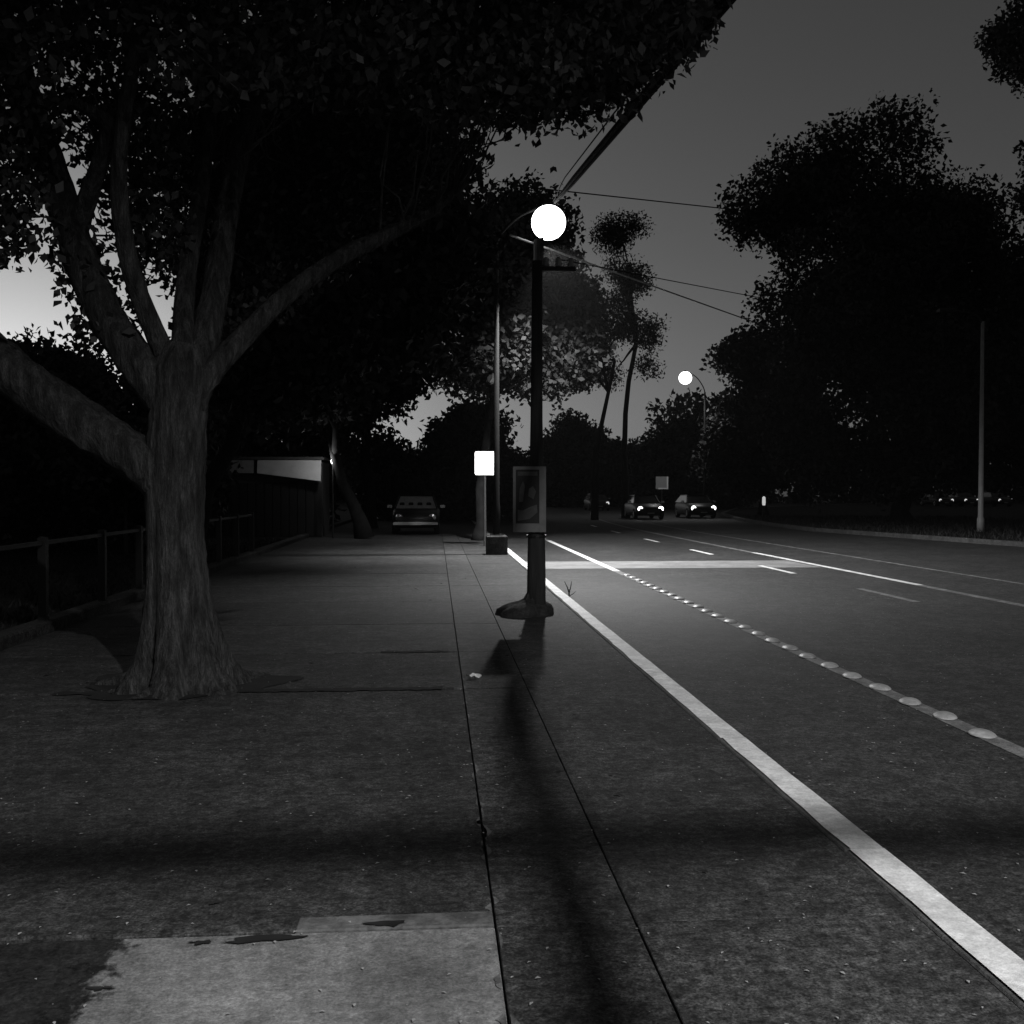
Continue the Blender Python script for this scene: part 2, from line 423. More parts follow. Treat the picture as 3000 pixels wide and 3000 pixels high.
def crown_pts(poly, Y, thick, n, edge=60, rng=RNG, holes=(), shrink=0., lump=0., ln=9):
    xs = [p[0] for p in poly]; ys = [p[1] for p in poly]; out = []
    while sum(len(o) for o in out) < n:
        px = rng.uniform(min(xs), max(xs), 4 * n); py = rng.uniform(min(ys), max(ys), 4 * n)
        ok, dd = inpoly(px, py, poly); ok &= dd > min(shrink, .3 * dd[ok].max())
        for hx, hy, hr, keep in holes:
            ok &= (np.hypot(px - hx, py - hy) > hr) | (rng.random(len(px)) < keep)
        px, py, dd = px[ok], py[ok], dd[ok]
        yy = Y + thick * rng.uniform(-1, 1, len(px)) * (.25 + .75 * np.clip(dd / edge, 0, 1))
        out.append(at(px, py, yy))
    P = np.concatenate(out)
    rng.shuffle(P)
    if lump:
        m = max(6, n // ln); sup = P[:m]; k = n - m
        off = rng.normal(0, 1, (k, 3)); off /= np.linalg.norm(off, axis=1)[:, None]; off *= (1.7 * rng.random(k) ** .4)[:, None]
        Q = sup[rng.integers(0, m, k)] + off * lump * np.array([1, 1, .7])
        P = np.concatenate([sup, Q])
    return P[:n]
def limb(b, p0, p1, r0, r1, k=6, jit=.06, n=7, sag=.0, seed=0):
    r_ = np.random.default_rng(seed); p0 = np.array(p0, float); p1 = np.array(p1, float); L = np.linalg.norm(p1 - p0)
    P = [p0 + (p1 - p0) * t + (r_.normal(0, jit * L, 3) * math.sin(math.pi * t) if 0 < t < 1 else 0) + np.array([0, 0, sag * L * math.sin(math.pi * t)]) for t in np.linspace(0, 1, k)]
    b.tube(P, [r0 + (r1 - r0) * t for t in np.linspace(0, 1, k)], n)
def tree(name, label, poly, Y, thick, n, per, spread, size, base, tr, fork, nl=7, m='leaf_far', edge=60, holes=(), seed=1, bark='blackbark', asp=.55, droop=0., trunkpts=None, group=None, lump=None, ln=9):
    rng = np.random.default_rng(seed)
    root = empty(name, (base[0], base[1], base[2]), label, 'tree', group)
    inv = -np.array(base, float)
    polys = poly if isinstance(poly[0], list) else [poly]
    cen = np.concatenate([crown_pts(q_, Y, thick, n, edge, rng, holes, min(30, (.5 * spread + .45 * (lump or 1.25 * spread)) * F / K / Y), lump or 1.25 * spread, ln) for q_, n in (zip(polys, n) if isinstance(n, list) else [(polys[0], n)])])
    Q = leaf_cloud(cen, int(per * 1.9), spread, size * .68, asp + .05, rng, droop)
    o = numesh('crown', Q.reshape(-1, 3) + inv, 4, M[m], root)
    b = MB(); base = np.array(base, float); fork = np.array(fork, float)
    P = trunkpts if trunkpts is not None else [base + (fork - base) * t + (rng.normal(0, tr * .5, 3) * math.sin(math.pi * t)) for t in (0, .04, .12, .3, .5, .75, 1)]
    k = len(P); rr = [tr * (1.5 if i == 0 else 1.2 if i == 1 else 1.0) * (1 - .45 * i / (k - 1)) for i in range(k)]
    b.tube([p - base for p in P], rr, 12, wob=.04, seed=seed)
    for i in range(nl):
        e = cen[rng.integers(len(cen))]
        s0 = P[-1] if i % 2 == 0 else P[-2]
        limb(b, s0 - base, e - base, tr * .5, tr * .08, 6, .05, 7, .04, seed * 31 + i)
    b.build('trunk', M[bark], root, True)
    return root, cen

# --- the big tree by the pavement, built limb by limb
TY = 8.45
tb = gnd(345, 1290)
root = empty('big_tree', (tb[0], tb[1], -.03), 'big multi-limbed street tree with fluted trunk on the left of the pavement', 'tree')
TB = np.array([tb[0], tb[1], -.03])
def pxs(lst, Y):   # (px,py,width px[,dY]) -> points, radii
    P = []; R = []
    for q in lst:
        y = Y + (q[3] if len(q) > 3 else 0); P.append(at(q[0], q[1], y) - TB); R.append(q[2] * K / F * y / 2)
    return P, R
def smooth_path(P, R, k=5):
    P = [np.array(p) for p in P]; oP = []; oR = []
    for i in range(len(P) - 1):
        p0 = P[max(i - 1, 0)]; p1 = P[i]; p2 = P[i + 1]; p3 = P[min(i + 2, len(P) - 1)]
        for t in np.linspace(0, 1, k, endpoint=False):
            oP.append(.5 * ((2 * p1) + (-p0 + p2) * t + (2 * p0 - 5 * p1 + 4 * p2 - p3) * t * t + (-p0 + 3 * p1 - 3 * p2 + p3) * t ** 3)); oR.append(R[i] + (R[i + 1] - R[i]) * t)
    oP.append(P[-1]); oR.append(R[-1]); return oP, oR
b = MB()
P, R = pxs([(347, 1312, 225), (346, 1290, 195), (344, 1255, 160), (340, 1200, 132), (336, 1120, 112), (331, 1020, 98), (330, 930, 100), (332, 850, 102), (338, 770, 96), (345, 700, 105), (350, 650, 70)], TY)
P, R = smooth_path(P, R, 7)
prof = []
rt = np.random.default_rng(5)
NS = 40; ph = rt.uniform(0, 6.28, 6)
for i, r in enumerate(R):
    z = P[i][2]; k = max(0, 1 - z / .9); a = []
    for s_ in range(NS):
        th = 2 * math.pi * s_ / NS
        f = 1 + (.05 + .17 * k) * math.sin(6 * th + ph[0] + .5 * z) + (.035 + .07 * k) * math.sin(11 * th + ph[1] - 1.1 * z) + .028 * math.sin(19 * th + ph[2] + 2.5 * z) + rt.normal() * .014
        a.append(r * f)
    prof.append(a)
b.tube(P, prof, NS)
tk = b.build('trunk', M['bark'], root, True)
rr_ = np.random.default_rng(77)
for k in range(9):
    a = 2 * math.pi * k / 9 + rr_.normal() * .2; L_ = rr_.uniform(.45, .8); w_ = rr_.normal() * .25
    P_ = [np.array([math.cos(a + w_ * t) * (.22 + L_ * t), math.sin(a + w_ * t) * (.22 + L_ * t), .13 * (1 - t) ** 2.2 + .03 - .035 * t]) for t in np.linspace(0, 1, 7)]
    MB().tube(P_, [.085 * (1 - .75 * t) for t in np.linspace(0, 1, 7)], 10, wob=.06, seed=k).build('root', M['bark'], root, True)
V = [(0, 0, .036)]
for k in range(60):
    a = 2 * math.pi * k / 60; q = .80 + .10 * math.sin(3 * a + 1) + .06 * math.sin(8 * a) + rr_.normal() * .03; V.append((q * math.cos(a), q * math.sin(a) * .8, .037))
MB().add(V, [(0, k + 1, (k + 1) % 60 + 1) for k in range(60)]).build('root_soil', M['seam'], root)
limbs = [
    [(320, 945, 60), (285, 888, 84), (215, 838, 84), (110, 770, 88), (20, 700, 84), (-80, 610, 78, .2), (-220, 480, 60, .4), (-420, 330, 40, .5)],
    [(335, 800, 60), (300, 735, 76), (245, 665, 68), (190, 575, 64, .1), (140, 450, 60, .2), (100, 330, 56, .3), (55, 200, 52, .3), (10, 60, 46, .3), (-40, -90, 40, .3)],
    [(345, 760, 40), (315, 680, 40), (275, 590, 36, -.1), (240, 480, 34, -.2), (225, 340, 30, -.3), (240, 180, 26, -.4), (280, 0, 22, -.5), (330, -160, 16, -.6)],
    [(345, 740, 46), (345, 640, 40, .1), (352, 520, 34, .3), (375, 380, 30, .5), (395, 220, 26, .8), (400, 40, 20, 1)],
    [(358, 740, 50), (388, 640, 50, .2), (412, 520, 46, .4), (432, 380, 40, .6), (470, 220, 34, .8), (540, 60, 28, 1), (620, -120, 20, 1)],
    [(365, 765, 46), (392, 710, 46), (455, 640, 40, .2), (540, 558, 34, .4), (640, 488, 31, .7), (750, 432, 28, 1), (820, 392, 22, 1.2), (880, 340, 14, 1.3)],
    [(140, 450, 40, .2), (180, 330, 30, 0), (205, 240, 28, -.1), (150, 200, 20, -.2), (60, 180, 14, -.3)],
]
lo = []
for i, lm in enumerate(limbs):
    P, R = smooth_path(*pxs(lm, TY), 6)
    bb = MB().tube(P, R, 16, wob=.045, flute=.10, seed=40 + i)
    lo.append(np.array(P) + TB)
    bb.build('limb', M['bark'], root, True)
# crown: leafy twigs hung in the volume over the pavement, from in front of the trunk to beyond it
rng = np.random.default_rng(21)
def region(poly, n, y0, y1, shr=34):
    xs = [p[0] for p in poly]; ys = [p[1] for p in poly]; r = []
    while len(r) < n:
        px = rng.uniform(min(xs), max(xs), 3000); py = rng.uniform(min(ys), max(ys), 3000)
        ok, dd = inpoly(px, py, poly); ok &= dd > min(shr, 60, .45 * dd[ok].max()); px, py, dd = px[ok], py[ok], dd[ok]
        yy = rng.uniform(y0, y1, len(px))
        r += list(at(px, py, yy))
    return np.array(r[:n])
cen = np.concatenate([
    region([(-420, -420), (1380, -420), (1385, 20), (1330, 90), (1240, 140), (1130, 195), (1000, 205), (900, 200), (700, 200), (420, 190), (250, 150), (120, 150), (-420, 150)], 2900, 7.2, 11.5, 46),
    region([(500, 60), (1360, -60), (1350, 40), (1290, 120), (1190, 190), (1120, 240), (1060, 230), (990, 248), (900, 235), (820, 220), (600, 200)], 750, 8.2, 11.5, 28),
    region([(420, 150), (830, 180), (870, 260), (870, 340), (800, 410), (600, 560), (480, 640), (430, 500)], 900, 10.5, 13.5),
    region([(-200, 100), (120, 130), (110, 260), (75, 330), (85, 400), (60, 485), (-10, 480), (-200, 430)], 170, 7.6, 9.6, 18),
    region([(100, 140), (330, 140), (330, 520), (250, 520), (170, 330), (120, 240)], 130, 8.6, 10.5, 12),
    region([(120, 480), (150, 540), (170, 600), (190, 660), (230, 640), (190, 540), (150, 450)], 26, 8.5, 9, 4),
    region([(230, 180), (460, 180), (480, 700), (420, 690), (300, 560)], 260, 10.5, 13.0),
])
# the crown goes on over and behind the camera on the left
ov = np.stack([rng.uniform(-7, -.6, 900), rng.uniform(-3, 7, 900), rng.uniform(5.2, 8.5, 900)], 1)
pr = (ov - np.array([0, 0, CAMZ])) @ CM
vis = (pr[:, 2] < 0) & (np.abs(pr[:, 0] / pr[:, 2]) < .56) & (np.abs(pr[:, 1] / pr[:, 2]) < .56)
cen = np.concatenate([cen, ov[~vis]])
Q = leaf_cloud(cen, 24, .17, .088, .62, rng, .7)
numesh('crown', Q.reshape(-1, 3) - TB, 4, M['leaf'], root)
# twigs
b = MB()
allp = np.concatenate(lo)
for i in rng.choice(len(cen), 420, False):
    c = cen[i]; j = np.argmin(np.linalg.norm(allp - c, axis=1) + rng.random(len(allp)) * .8)
    if np.linalg.norm(allp[j] - c) < 1.7:
        limb(b, allp[j] - TB, c - TB, .012, .003, 5, .07, 4, .03, i)
b.build('twig', M['darkbark'], root)

# --- trees behind
X_ = lambda px, Y: at(px, 900, Y)[0]
tree('dense_tree', 'dense black tree behind the big tree, left of the lamp', [(400, 60), (830, 150), (875, 290), (900, 380), (895, 520), (850, 600), (800, 700), (640, 760), (480, 780), (400, 740)],
     19, 3.2, 1500, 26, .32, .30, (X_(338, 19), 19, -.03), .2, at(500, 560, 19), 8, edge=160, seed=2)
tree('lamplit_tree', 'leafy tree behind the lit street lamp, foliage catching its light', [(905, 420), (940, 372), (985, 352), (1005, 342), (1050, 362), (1075, 400), (1060, 470), (1092, 520), (1128, 548), (1135, 620), (1120, 690), (1060, 735), (960, 750), (860, 740), (800, 690), (815, 580), (870, 540)],
     33, 4, 1500, 22, .38, .30, (X_(905, 33), 33, -.03), .2, at(925, 720, 33), 9, edge=110, seed=3)
tree('round_tree', 'dark round-crowned tree beyond the car, left of the notice pole', [(480, 560), (640, 520), (830, 520), (880, 640), (860, 720), (800, 740), (730, 760), (700, 830), (620, 850), (520, 850), (470, 780)],
     44, 4, 1300, 22, .5, .42, (X_(700, 44), 44, -.16), .28, at(690, 760, 44), 8, edge=110, seed=4, holes=[(505, 832, 26, .25)])
tree('low_tree', 'low dark tree standing behind the parked car', [(700, 830), (740, 820), (800, 840), (850, 760), (940, 770), (975, 830), (1000, 880), (1010, 960), (900, 1000), (700, 990)],
     56, 4, 900, 22, .5, .5, (X_(860, 56), 56, -.16), .3, at(870, 880, 56), 6, edge=70, seed=5)
P = [gnd(692, 1016), None, None, None]
lt0 = gnd(688, 1016); yl = lt0[1]
tree('leaning_tree', 'tree with a leaning trunk between the kiosk and the parked car', [(470, 560), (640, 540), (700, 640), (690, 740), (640, 790), (560, 780), (500, 730)],
     yl, 3, 600, 20, .4, .36, (lt0[0], yl, -.05), .24, at(620, 800, yl), 5, edge=80, seed=6, bark='blackbark',
     trunkpts=[lt0, at(680, 985, yl), at(668, 955, yl), at(648, 915, yl), at(632, 860, yl), at(620, 800, yl)])
tree('garden_tree', 'dark garden tree behind the low fence at the left edge', [(-260, 700), (-80, 690), (40, 655), (75, 650), (110, 645), (160, 660), (215, 690), (300, 700), (420, 740), (430, 960), (300, 1010), (-260, 1010)],
     30, 4, 1500, 22, .36, .32, (X_(120, 30), 30, -.03), .2, at(120, 850, 30), 7, edge=90, seed=7)
tree('kiosk_tree', 'dark tree behind the roadside kiosk', [(330, 560), (520, 600), (560, 780), (540, 800), (560, 880), (560, 990), (330, 1000)],
     41, 3.5, 900, 22, .42, .4, (X_(430, 41), 41, -.16), .25, at(430, 850, 41), 6, edge=80, seed=8, holes=[(508, 830, 26, .15)])
# slim tall eucalyptus
ey = 62
ep = [gnd(1180, 988, -.16)]
eb = at(1180, 980, ey); 
tree('slim_eucalyptus', 'slim tall eucalyptus with open feathery crown against the sky', [
    [(1108, 414), (1135, 402), (1165, 412), (1200, 402), (1214, 432), (1192, 452), (1196, 478), (1150, 486), (1118, 452)],
    [(1142, 478), (1180, 470), (1220, 478), (1226, 520), (1212, 552), (1170, 556), (1148, 530)],
    [(1128, 560), (1175, 552), (1214, 566), (1212, 606), (1190, 640), (1140, 636)],
    [(1205, 590), (1236, 600), (1254, 628), (1246, 664), (1222, 674), (1205, 640)],
    [(1212, 664), (1234, 676), (1222, 712), (1206, 716)],
    [(1122, 640), (1160, 640), (1172, 690), (1146, 742), (1120, 700)]],
     ey, 1.6, [95, 72, 80, 36, 14, 42], 20, .38, .30, (eb[0], ey, -.16), .2, at(1200, 640, ey), 14, edge=30, seed=9, asp=.4, droop=.6,
     trunkpts=[np.array([eb[0], ey, -.16]), at(1180, 930, ey), at(1178, 850, ey), at(1180, 780, ey), at(1186, 720, ey), at(1200, 650, ey), at(1188, 590, ey)])
tree('thin_tree', 'thin leaning tree beside the eucalyptus with bare lower stems', [(1060, 560), (1120, 540), (1135, 620), (1130, 700), (1090, 730), (1050, 700)],
     58, 2, 420, 20, .45, .36, (X_(1122, 58), 58, -.16), .16, at(1150, 740, 58), 6, edge=40, seed=10,
     trunkpts=[np.array([X_(1122, 58), 58, -.16]), at(1124, 850, 58), at(1135, 800, 58), at(1148, 740, 58), at(1160, 680, 58)])
# the right hand side
tree('wide_tree', 'huge broad dark tree on the median at the right', [(1385, 440), (1400, 425), (1388, 400), (1400, 335), (1440, 332), (1488, 318), (1500, 280), (1540, 268), (1545, 218), (1590, 222), (1650, 205), (1690, 182), (1722, 235), (1715, 290), (1775, 298), (1785, 340), (1870, 335), (1905, 385), (1990, 420), (2100, 600), (2100, 900), (1700, 925), (1480, 925), (1420, 880), (1450, 640), (1425, 560), (1440, 480)],
     50, 7, 4200, 20, .48, .40, (X_(1700, 50), 50, .0), .5, at(1690, 760, 50), 12, edge=150, seed=12, lump=1.25, ln=26, holes=[(1560, 320, 14, .2), (1640, 300, 12, .2), (1580, 490, 16, .35), (1500, 300, 10, .2), (1600, 400, 14, .4), (1780, 420, 16, .3), (1830, 380, 12, .3)])
tree('lower_tree', 'lower dark tree with ragged crown by the far street lamp', [(1335, 655), (1365, 632), (1440, 622), (1480, 640), (1480, 925), (1330, 925), (1330, 800), (1395, 735), (1385, 715), (1360, 690)],
     66, 4, 900, 22, .55, .5, (X_(1440, 66), 66, .0), .3, at(1440, 800, 66), 7, edge=70, seed=13)
tree('far_tree', 'far dark tree where the road bends, below the far lamp', [(1205, 868), (1225, 830), (1255, 812), (1275, 800), (1290, 765), (1303, 758), (1312, 790), (1345, 765), (1385, 745), (1400, 800), (1400, 970), (1205, 965)],
     92, 5, 900, 22, .65, .6, (X_(1310, 92), 92, -.16), .3, at(1310, 880, 92), 6, edge=50, seed=14)
tree('bend_tree', 'dark tree left of the gap of sky where the road disappears', [(1010, 880), (1040, 790), (1080, 770), (1110, 800), (1150, 830), (1185, 850), (1210, 875), (1215, 960), (1010, 965)],
     104, 5, 900, 22, .65, .65, (X_(1110, 104), 104, -.16), .3, at(1110, 900, 104), 6, edge=50, seed=15)
tree('edge_tree', 'tree leaning in over the road at the top right corner', [(1890, -30), (1880, 40), (1835, 70), (1832, 95), (1870, 125), (1900, 165), (1925, 160), (1960, 200), (1908, 225), (1905, 290), (1925, 300), (1905, 330), (1915, 380), (1970, 420), (2500, 500), (2600, 100), (2400, -400), (1900, -300)],
     30, 3.5, 2200, 22, .3, .26, (21.5, 30.5, .0), .3, at(2150, 500, 30), 9, edge=120, seed=16)
# distant wood closing the horizon
def wood(name, label, x0, x1, y, h0, h1, n, seed, ls=.8):
    r = np.random.default_rng(seed); c = np.stack([r.uniform(x0, x1, n), y + r.uniform(-6, 6, n), r.uniform(0, 1, n)], 1)
    c[:, 2] *= h0 + (h1 - h0) * (.5 + .5 * np.sin(c[:, 0] * .22 + 1.3 * np.sin(c[:, 0] * .091)))
    Q = leaf_cloud(c, 22, .8, ls, .6, r)
    o = numesh(name, Q.reshape(-1, 3), 4, M['leaf_far']); setp(o, label, 'wood', None, 'stuff')
wood('distant_wood', 'far dark wood along the horizon behind the road bend', -60, 40, 160, 7, 9, 3200, 1)
wood('garden_thicket', 'dark thicket at the back of the lawn on the left', -45, -6, 52, 2.5, 4, 1500, 2, .5)
wood('right_thicket', 'dark thicket across the median on the right', 30, 140, 135, 9, 14, 2200, 3)

# ------------------------------------------------------------------ street lamps
def street_lamp(label, base, H, arm, gr, power, plinth=True, cone=132, mast=.075, soft=.16, up=0.0, tilt=0.0, shield=False):
    x, y, z = base
    r = empty('street_lamp', base, label, 'street lamp', 'street lamps with round globes')
    MB().lathe((0, 0, 0), [(mast * 1.25, 0), (mast * 1.2, 1.2), (mast, 1.3), (mast * .75, H + up)], 16).build('pole', M['dull_metal'], r, True)
    if plinth:
        MB().box(-.26, .26, -.26, .26, -.02, .48, .03).build('base', M['plinth'], r)
        MB().lathe((0, 0, 0), [(.17, .481), (.17, .51)], 8).build('flange', M['black_metal'], r)
    ax, ay, az = arm
    P = [np.array([0, 0, H - .25]), np.array([0, 0, H - .02]), np.array([ax * .12, ay * .12, H + az * .35 + .1]), np.array([ax * .45, ay * .45, H + az * .8 + gr * .6]), np.array([ax * .9, ay * .9, H + az + gr * .95])]
    P, R = smooth_path(P, [.035] * 5, 4)
    MB().tube(P, R, 8).build('arm', M['dull_metal'], r, True)
    gc = (ax, ay, H + az)
    MB().lathe(gc, [(.05, gr * 1.14), (.1, gr * 1.1), (gr * .4, gr * .98), (gr * .42, gr * .92)], 24).build('cap', M['black_metal'], r, True)
    prof = [(max(.02, gr * math.sin(a)), -gr * math.cos(a)) for a in np.linspace(.03, math.pi - .35, 20)]
    MB().lathe(gc, prof, 32).build('globe', M['globe'], r, True)
    l = bpy.data.lights.new('lamp_light', 'SPOT'); l.energy = power; l.spot_size = math.radians(cone); l.spot_blend = .55; l.shadow_soft_size = soft
    lo_ = bpy.data.objects.new('lamp_light', l); lo_.location = (ax, ay, H + az - gr - .18); link(lo_, r)
    lo_.rotation_euler = (0, -math.radians(tilt), 0)
    if shield:  # curved plate added to keep the lamp's light off its pole
        zc = H + az - gr - .18; b = MB(); V = []
        for k in range(9):
            a = math.radians(115 + 130 * k / 8)
            for rr in (.36, .375):
                V += [(ax + rr * math.cos(a), ay + rr * math.sin(a), zc + .16), (ax + rr * math.cos(a), ay + rr * math.sin(a), zc - .55)]
        Fc = []
        for k in range(8):
            q = 4 * k; Fc += [(q, q + 4, q + 5, q + 1), (q + 2, q + 3, q + 7, q + 6), (q, q + 2, q + 6, q + 4), (q + 1, q + 5, q + 7, q + 3)]
        MB().add(V, Fc).build('added_light_shield', M['black_metal'], r)
    return r
p2 = gnd(937, 1046); L1 = at(1035, 420, p2[1])
street_lamp('lit street lamp with bright globe above the pavement beyond the notice pole', (p2[0], p2[1], 0), 7.75, (L1[0] - p2[0], 0, L1[2] - 7.75), .43, 7500, cone=150, tilt=12, shield=True)
L2 = at(1293, 713, 66); pl2 = at(1330, 735, 66)
street_lamp('far lit street lamp where the road bends', (pl2[0], 66, -.08), 8.1, (L2[0] - pl2[0], 0, L2[2] + .08 - 8.1), .42, 600, False)
street_lamp('lit street lamp behind the viewer, lighting the near pavement', (1.3, -4.2, 0), 7.9, (2.09, 0, .55), .43, 6200, cone=158, soft=.10)

# mast on the right, lamp head lost in the tree
rp = gnd(1850, 1003, .03)
r = empty('lamp_mast', (rp[0], rp[1], .03), 'thin pale lamp mast on the median at the right', 'lamp mast')
MB().lathe((0, 0, 0), [(.14, 0), (.13, .5), (.10, .55), (.06, 8.0)], 12).build('mast', M['grey_metal'], r, True)
P, R = smooth_path([np.array([0, 0, 7.9]), np.array([-.3, 0, 8.25]), np.array([-1.2, 0, 8.4])], [.035] * 3, 4)
MB().tube(P, R, 8).build('arm', M['black_metal'], r, True)
MB().box(-1.75, -1.15, -.14, .14, 8.33, 8.47, .04).build('lamp_head', M['black_metal'], r)

# ------------------------------------------------------------------ utility pole with notice board
up = gnd(1012, 1160); UX, UY = float(up[0]), float(up[1])
r = empty('utility_pole', (UX, UY, 0), 'dark utility pole at the pavement edge, its foot in a dark footing heap', 'utility pole')
UH = 4.53
MB().tube([(0, 0, -.03), (0, 0, .6), (0, 0, 2.5), (.01, 0, UH)], [.125, .118, .078, .066], 18, wob=.015, seed=4).build('shaft', M['pole_wood'], r, True)
MB().box(-.02, .5, -.05, .05, 4.40, 4.46, .01).build('bracket', M['black_metal'], r)
for k, z in enumerate((1.0, 1.85)):
    MB().lathe((0, 0, z), [(.13, 0), (.13, .03)], 18).build('clamp_band', M['black_metal'], r)
for k in range(3):
    MB().lathe((.12 + .16 * k, 0, 4.46), [(.03, 0), (.045, .03), (.03, .06), (.045, .09), (.02, .12)], 10).build('insulator', M['grey_metal'], r, True)
# footing heap
b = MB(); V = []; rf = np.random.default_rng(9)
nr = 22
rings = [(1.0, 0), (.95, .07), (.8, .12), (.5, .16), (.3, .2), (.2, .32)]
for fr, z in rings:
    for k in range(nr):
        th = 2 * math.pi * k / nr; q = fr * (.36 + .06 * math.sin(3 * th + 1) + .03 * math.sin(7 * th) + rf.normal() * .015)
        V.append((-.17 * fr + q * math.cos(th), q * math.sin(th) * .9, z * (1 + rf.normal() * .06) + .001))
Fc = [(i * nr + k, i * nr + (k + 1) % nr, (i + 1) * nr + (k + 1) % nr, (i + 1) * nr + k) for i in range(len(rings) - 1) for k in range(nr)]
Fc.append(tuple((len(rings) - 1) * nr + k for k in range(nr)))
MB().add(V, Fc).build('footing', M['plinth'], r, True)
# notice board
bl = at(968, 1004, UY - .16); br = at(1030, 1004, UY - .16); tp = at(1000, 880, UY - .16)
bw_, bh = br[0] - bl[0], tp[2] - bl[2]
nb = empty('notice_board', ((bl[0] + br[0]) / 2, UY - .16, bl[2]), 'framed notice with a dark print strapped to the utility pole', 'notice board', None, math.radians(-6))
hw = bw_ / 2
MB().box(-hw + .01, hw - .01, .0, .03, .01, bh - .01).build('backing', M['board_dark'], nb)
for nm, q in (('frame_side', (-hw, -hw + .035, -.012, .036, 0, bh)), ('frame_side', (hw - .085, hw, -.012, .036, 0, bh)), ('frame_top', (-hw + .036, hw - .086, -.01, .034, bh - .04, bh)), ('frame_bottom', (-hw + .036, hw - .086, -.01, .034, 0, .11))):
    MB().box(*q, .004).build(nm, M['board'], nb)
def poly_print(pts, m):
    n = len(pts); MB().add([(x, -.005, z) for x, z in pts] + [(x, -.001, z) for x, z in pts], [tuple(range(n))] + [(i, (i + 1) % n, n + (i + 1) % n, n + i) for i in range(n)]).build('print', m, nb)
sx = hw * 2
fx = lambda u: -hw + u * sx
poly_print([(fx(.14), bh * .17), (fx(.5), bh * .2), (fx(.74), bh * .3), (fx(.72), bh * .42), (fx(.5), bh * .38), (fx(.3), bh * .33), (fx(.14), bh * .34)], M['board_mid'])
poly_print([(fx(.18), bh * .46), (fx(.3), bh * .46), (fx(.36), bh * .7), (fx(.3), bh * .78), (fx(.2), bh * .66)], M['board_mid'])
poly_print([(fx(.46), bh * .55), (fx(.62), bh * .5), (fx(.7), bh * .62), (fx(.6), bh * .7), (fx(.48), bh * .66)], M['board_mid'])
poly_print([(fx(.14), bh * .86), (fx(.74), bh * .86), (fx(.74), bh * .92), (fx(.14), bh * .92)], M['board_mid'])

# ------------------------------------------------------------------ cables
def cable(name, label, A, B, rad, sag, m='cable', n=40, ext=0.0, group=None, strands=((0, 0),), cat='cable'):
    A = np.array(A, float); B = np.array(B, float)
    b = MB()
    for sx_, sz_ in strands:
        P = []
        for t in np.linspace(0, 1 + ext, n):
            p = A + (B - A) * t; p[2] += -4 * sag * t * (1 - t) if sag else 0
            P.append(p + np.array([sx_, 0, sz_]) * min(1, t * 6 + .2))
        b.tube(P, [rad] * n, 7)
    return setp(b.build(name, M[m], None, True), label, cat, group)
# bundle from the lamp pole down to its lowest point near the viewer and on behind
CA = at(1370, 0, 9.0); CB = at(1046, 383, p2[1] - .1)
sz = (CB[2] - CA[2]) / (CB[1] - 9.0); sxx = (CB[0] - CA[0]) / (CB[1] - 9.0)
def bundle(y):
    z = CA[2] + sz * (y - 9) if y > 9 else CA[2] - sz * (9 - y) + sz / 24 * (9 - y) ** 2
    return np.array([CA[0] + sxx * (y - 9), y, z])
b = MB()
for k, (ox, oz, rad) in enumerate([(0, 0, .032), (.04, .035, .026), (-.036, -.025, .026), (.012, -.06, .022), (-.02, .06, .022), (-.17, .07, .012)]):
    pts = []
    for y in np.linspace(CB[1], -16, 60):
        f = min(1, (CB[1] - y) / 5 + .2)
        pts.append(bundle(y) + np.array([ox * f, 0, oz * f]))
    b.tube(pts, [rad] * len(pts), 8)
setp(b.build('cable_bundle', M['cable'], None, True), 'thick black bundle of overhead cables running from the lamp to the top edge', 'cables')
cable('overhead_wire', 'thin upper wire crossing the sky right of the near lamp', at(985, 352, 33), at(1390, 396, 42), .022, 0, ext=.3)
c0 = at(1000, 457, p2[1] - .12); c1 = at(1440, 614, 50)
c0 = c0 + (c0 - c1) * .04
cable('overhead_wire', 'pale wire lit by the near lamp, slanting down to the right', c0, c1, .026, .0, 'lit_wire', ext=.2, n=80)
cable('overhead_wire', 'thin dark wire above the lamplit slanting wire', (UX + .28, UY, 4.56), at(1430, 561, 17.0), .007, 0, ext=.8)
cable('shadow_cable', 'unseen cable bundle added above the viewer to cast a shadow across the road', (-30, -1.7, 6.0), (30, -.7, 6.2), .017, 1.0, strands=((0, 0), (.0, .05), (.0, -.05), (0, .10)))  # unseen strands added overhead, spaced to cast a soft shadow band

# ------------------------------------------------------------------ low fence on the left
fp = [gnd(x, y)[1] for x, y in ((15, 1190), (150, 1150), (245, 1125))]
fys = [fp[0] - 2 * (fp[1] - fp[0]), fp[0] - (fp[1] - fp[0])] + fp + [fp[2] + 1.9 * k for k in (1, 2, 3, 4, 5)]
fe = empty('garden_fence', (-4.48, fys[0], .12), 'low black post-and-rail fence along the lawn at left', 'fence')
for y in fys:
    MB().box(-.045, .045, y - fys[0] - .045, y - fys[0] + .045, 0, .95, .01).build('post', M['black_metal'], fe)
for z in (.86,):
    MB().box(-.02, .02, .05, fys[-1] - fys[0] - .05, z, z + .045, .008).build('rail', M['black_metal'], fe)

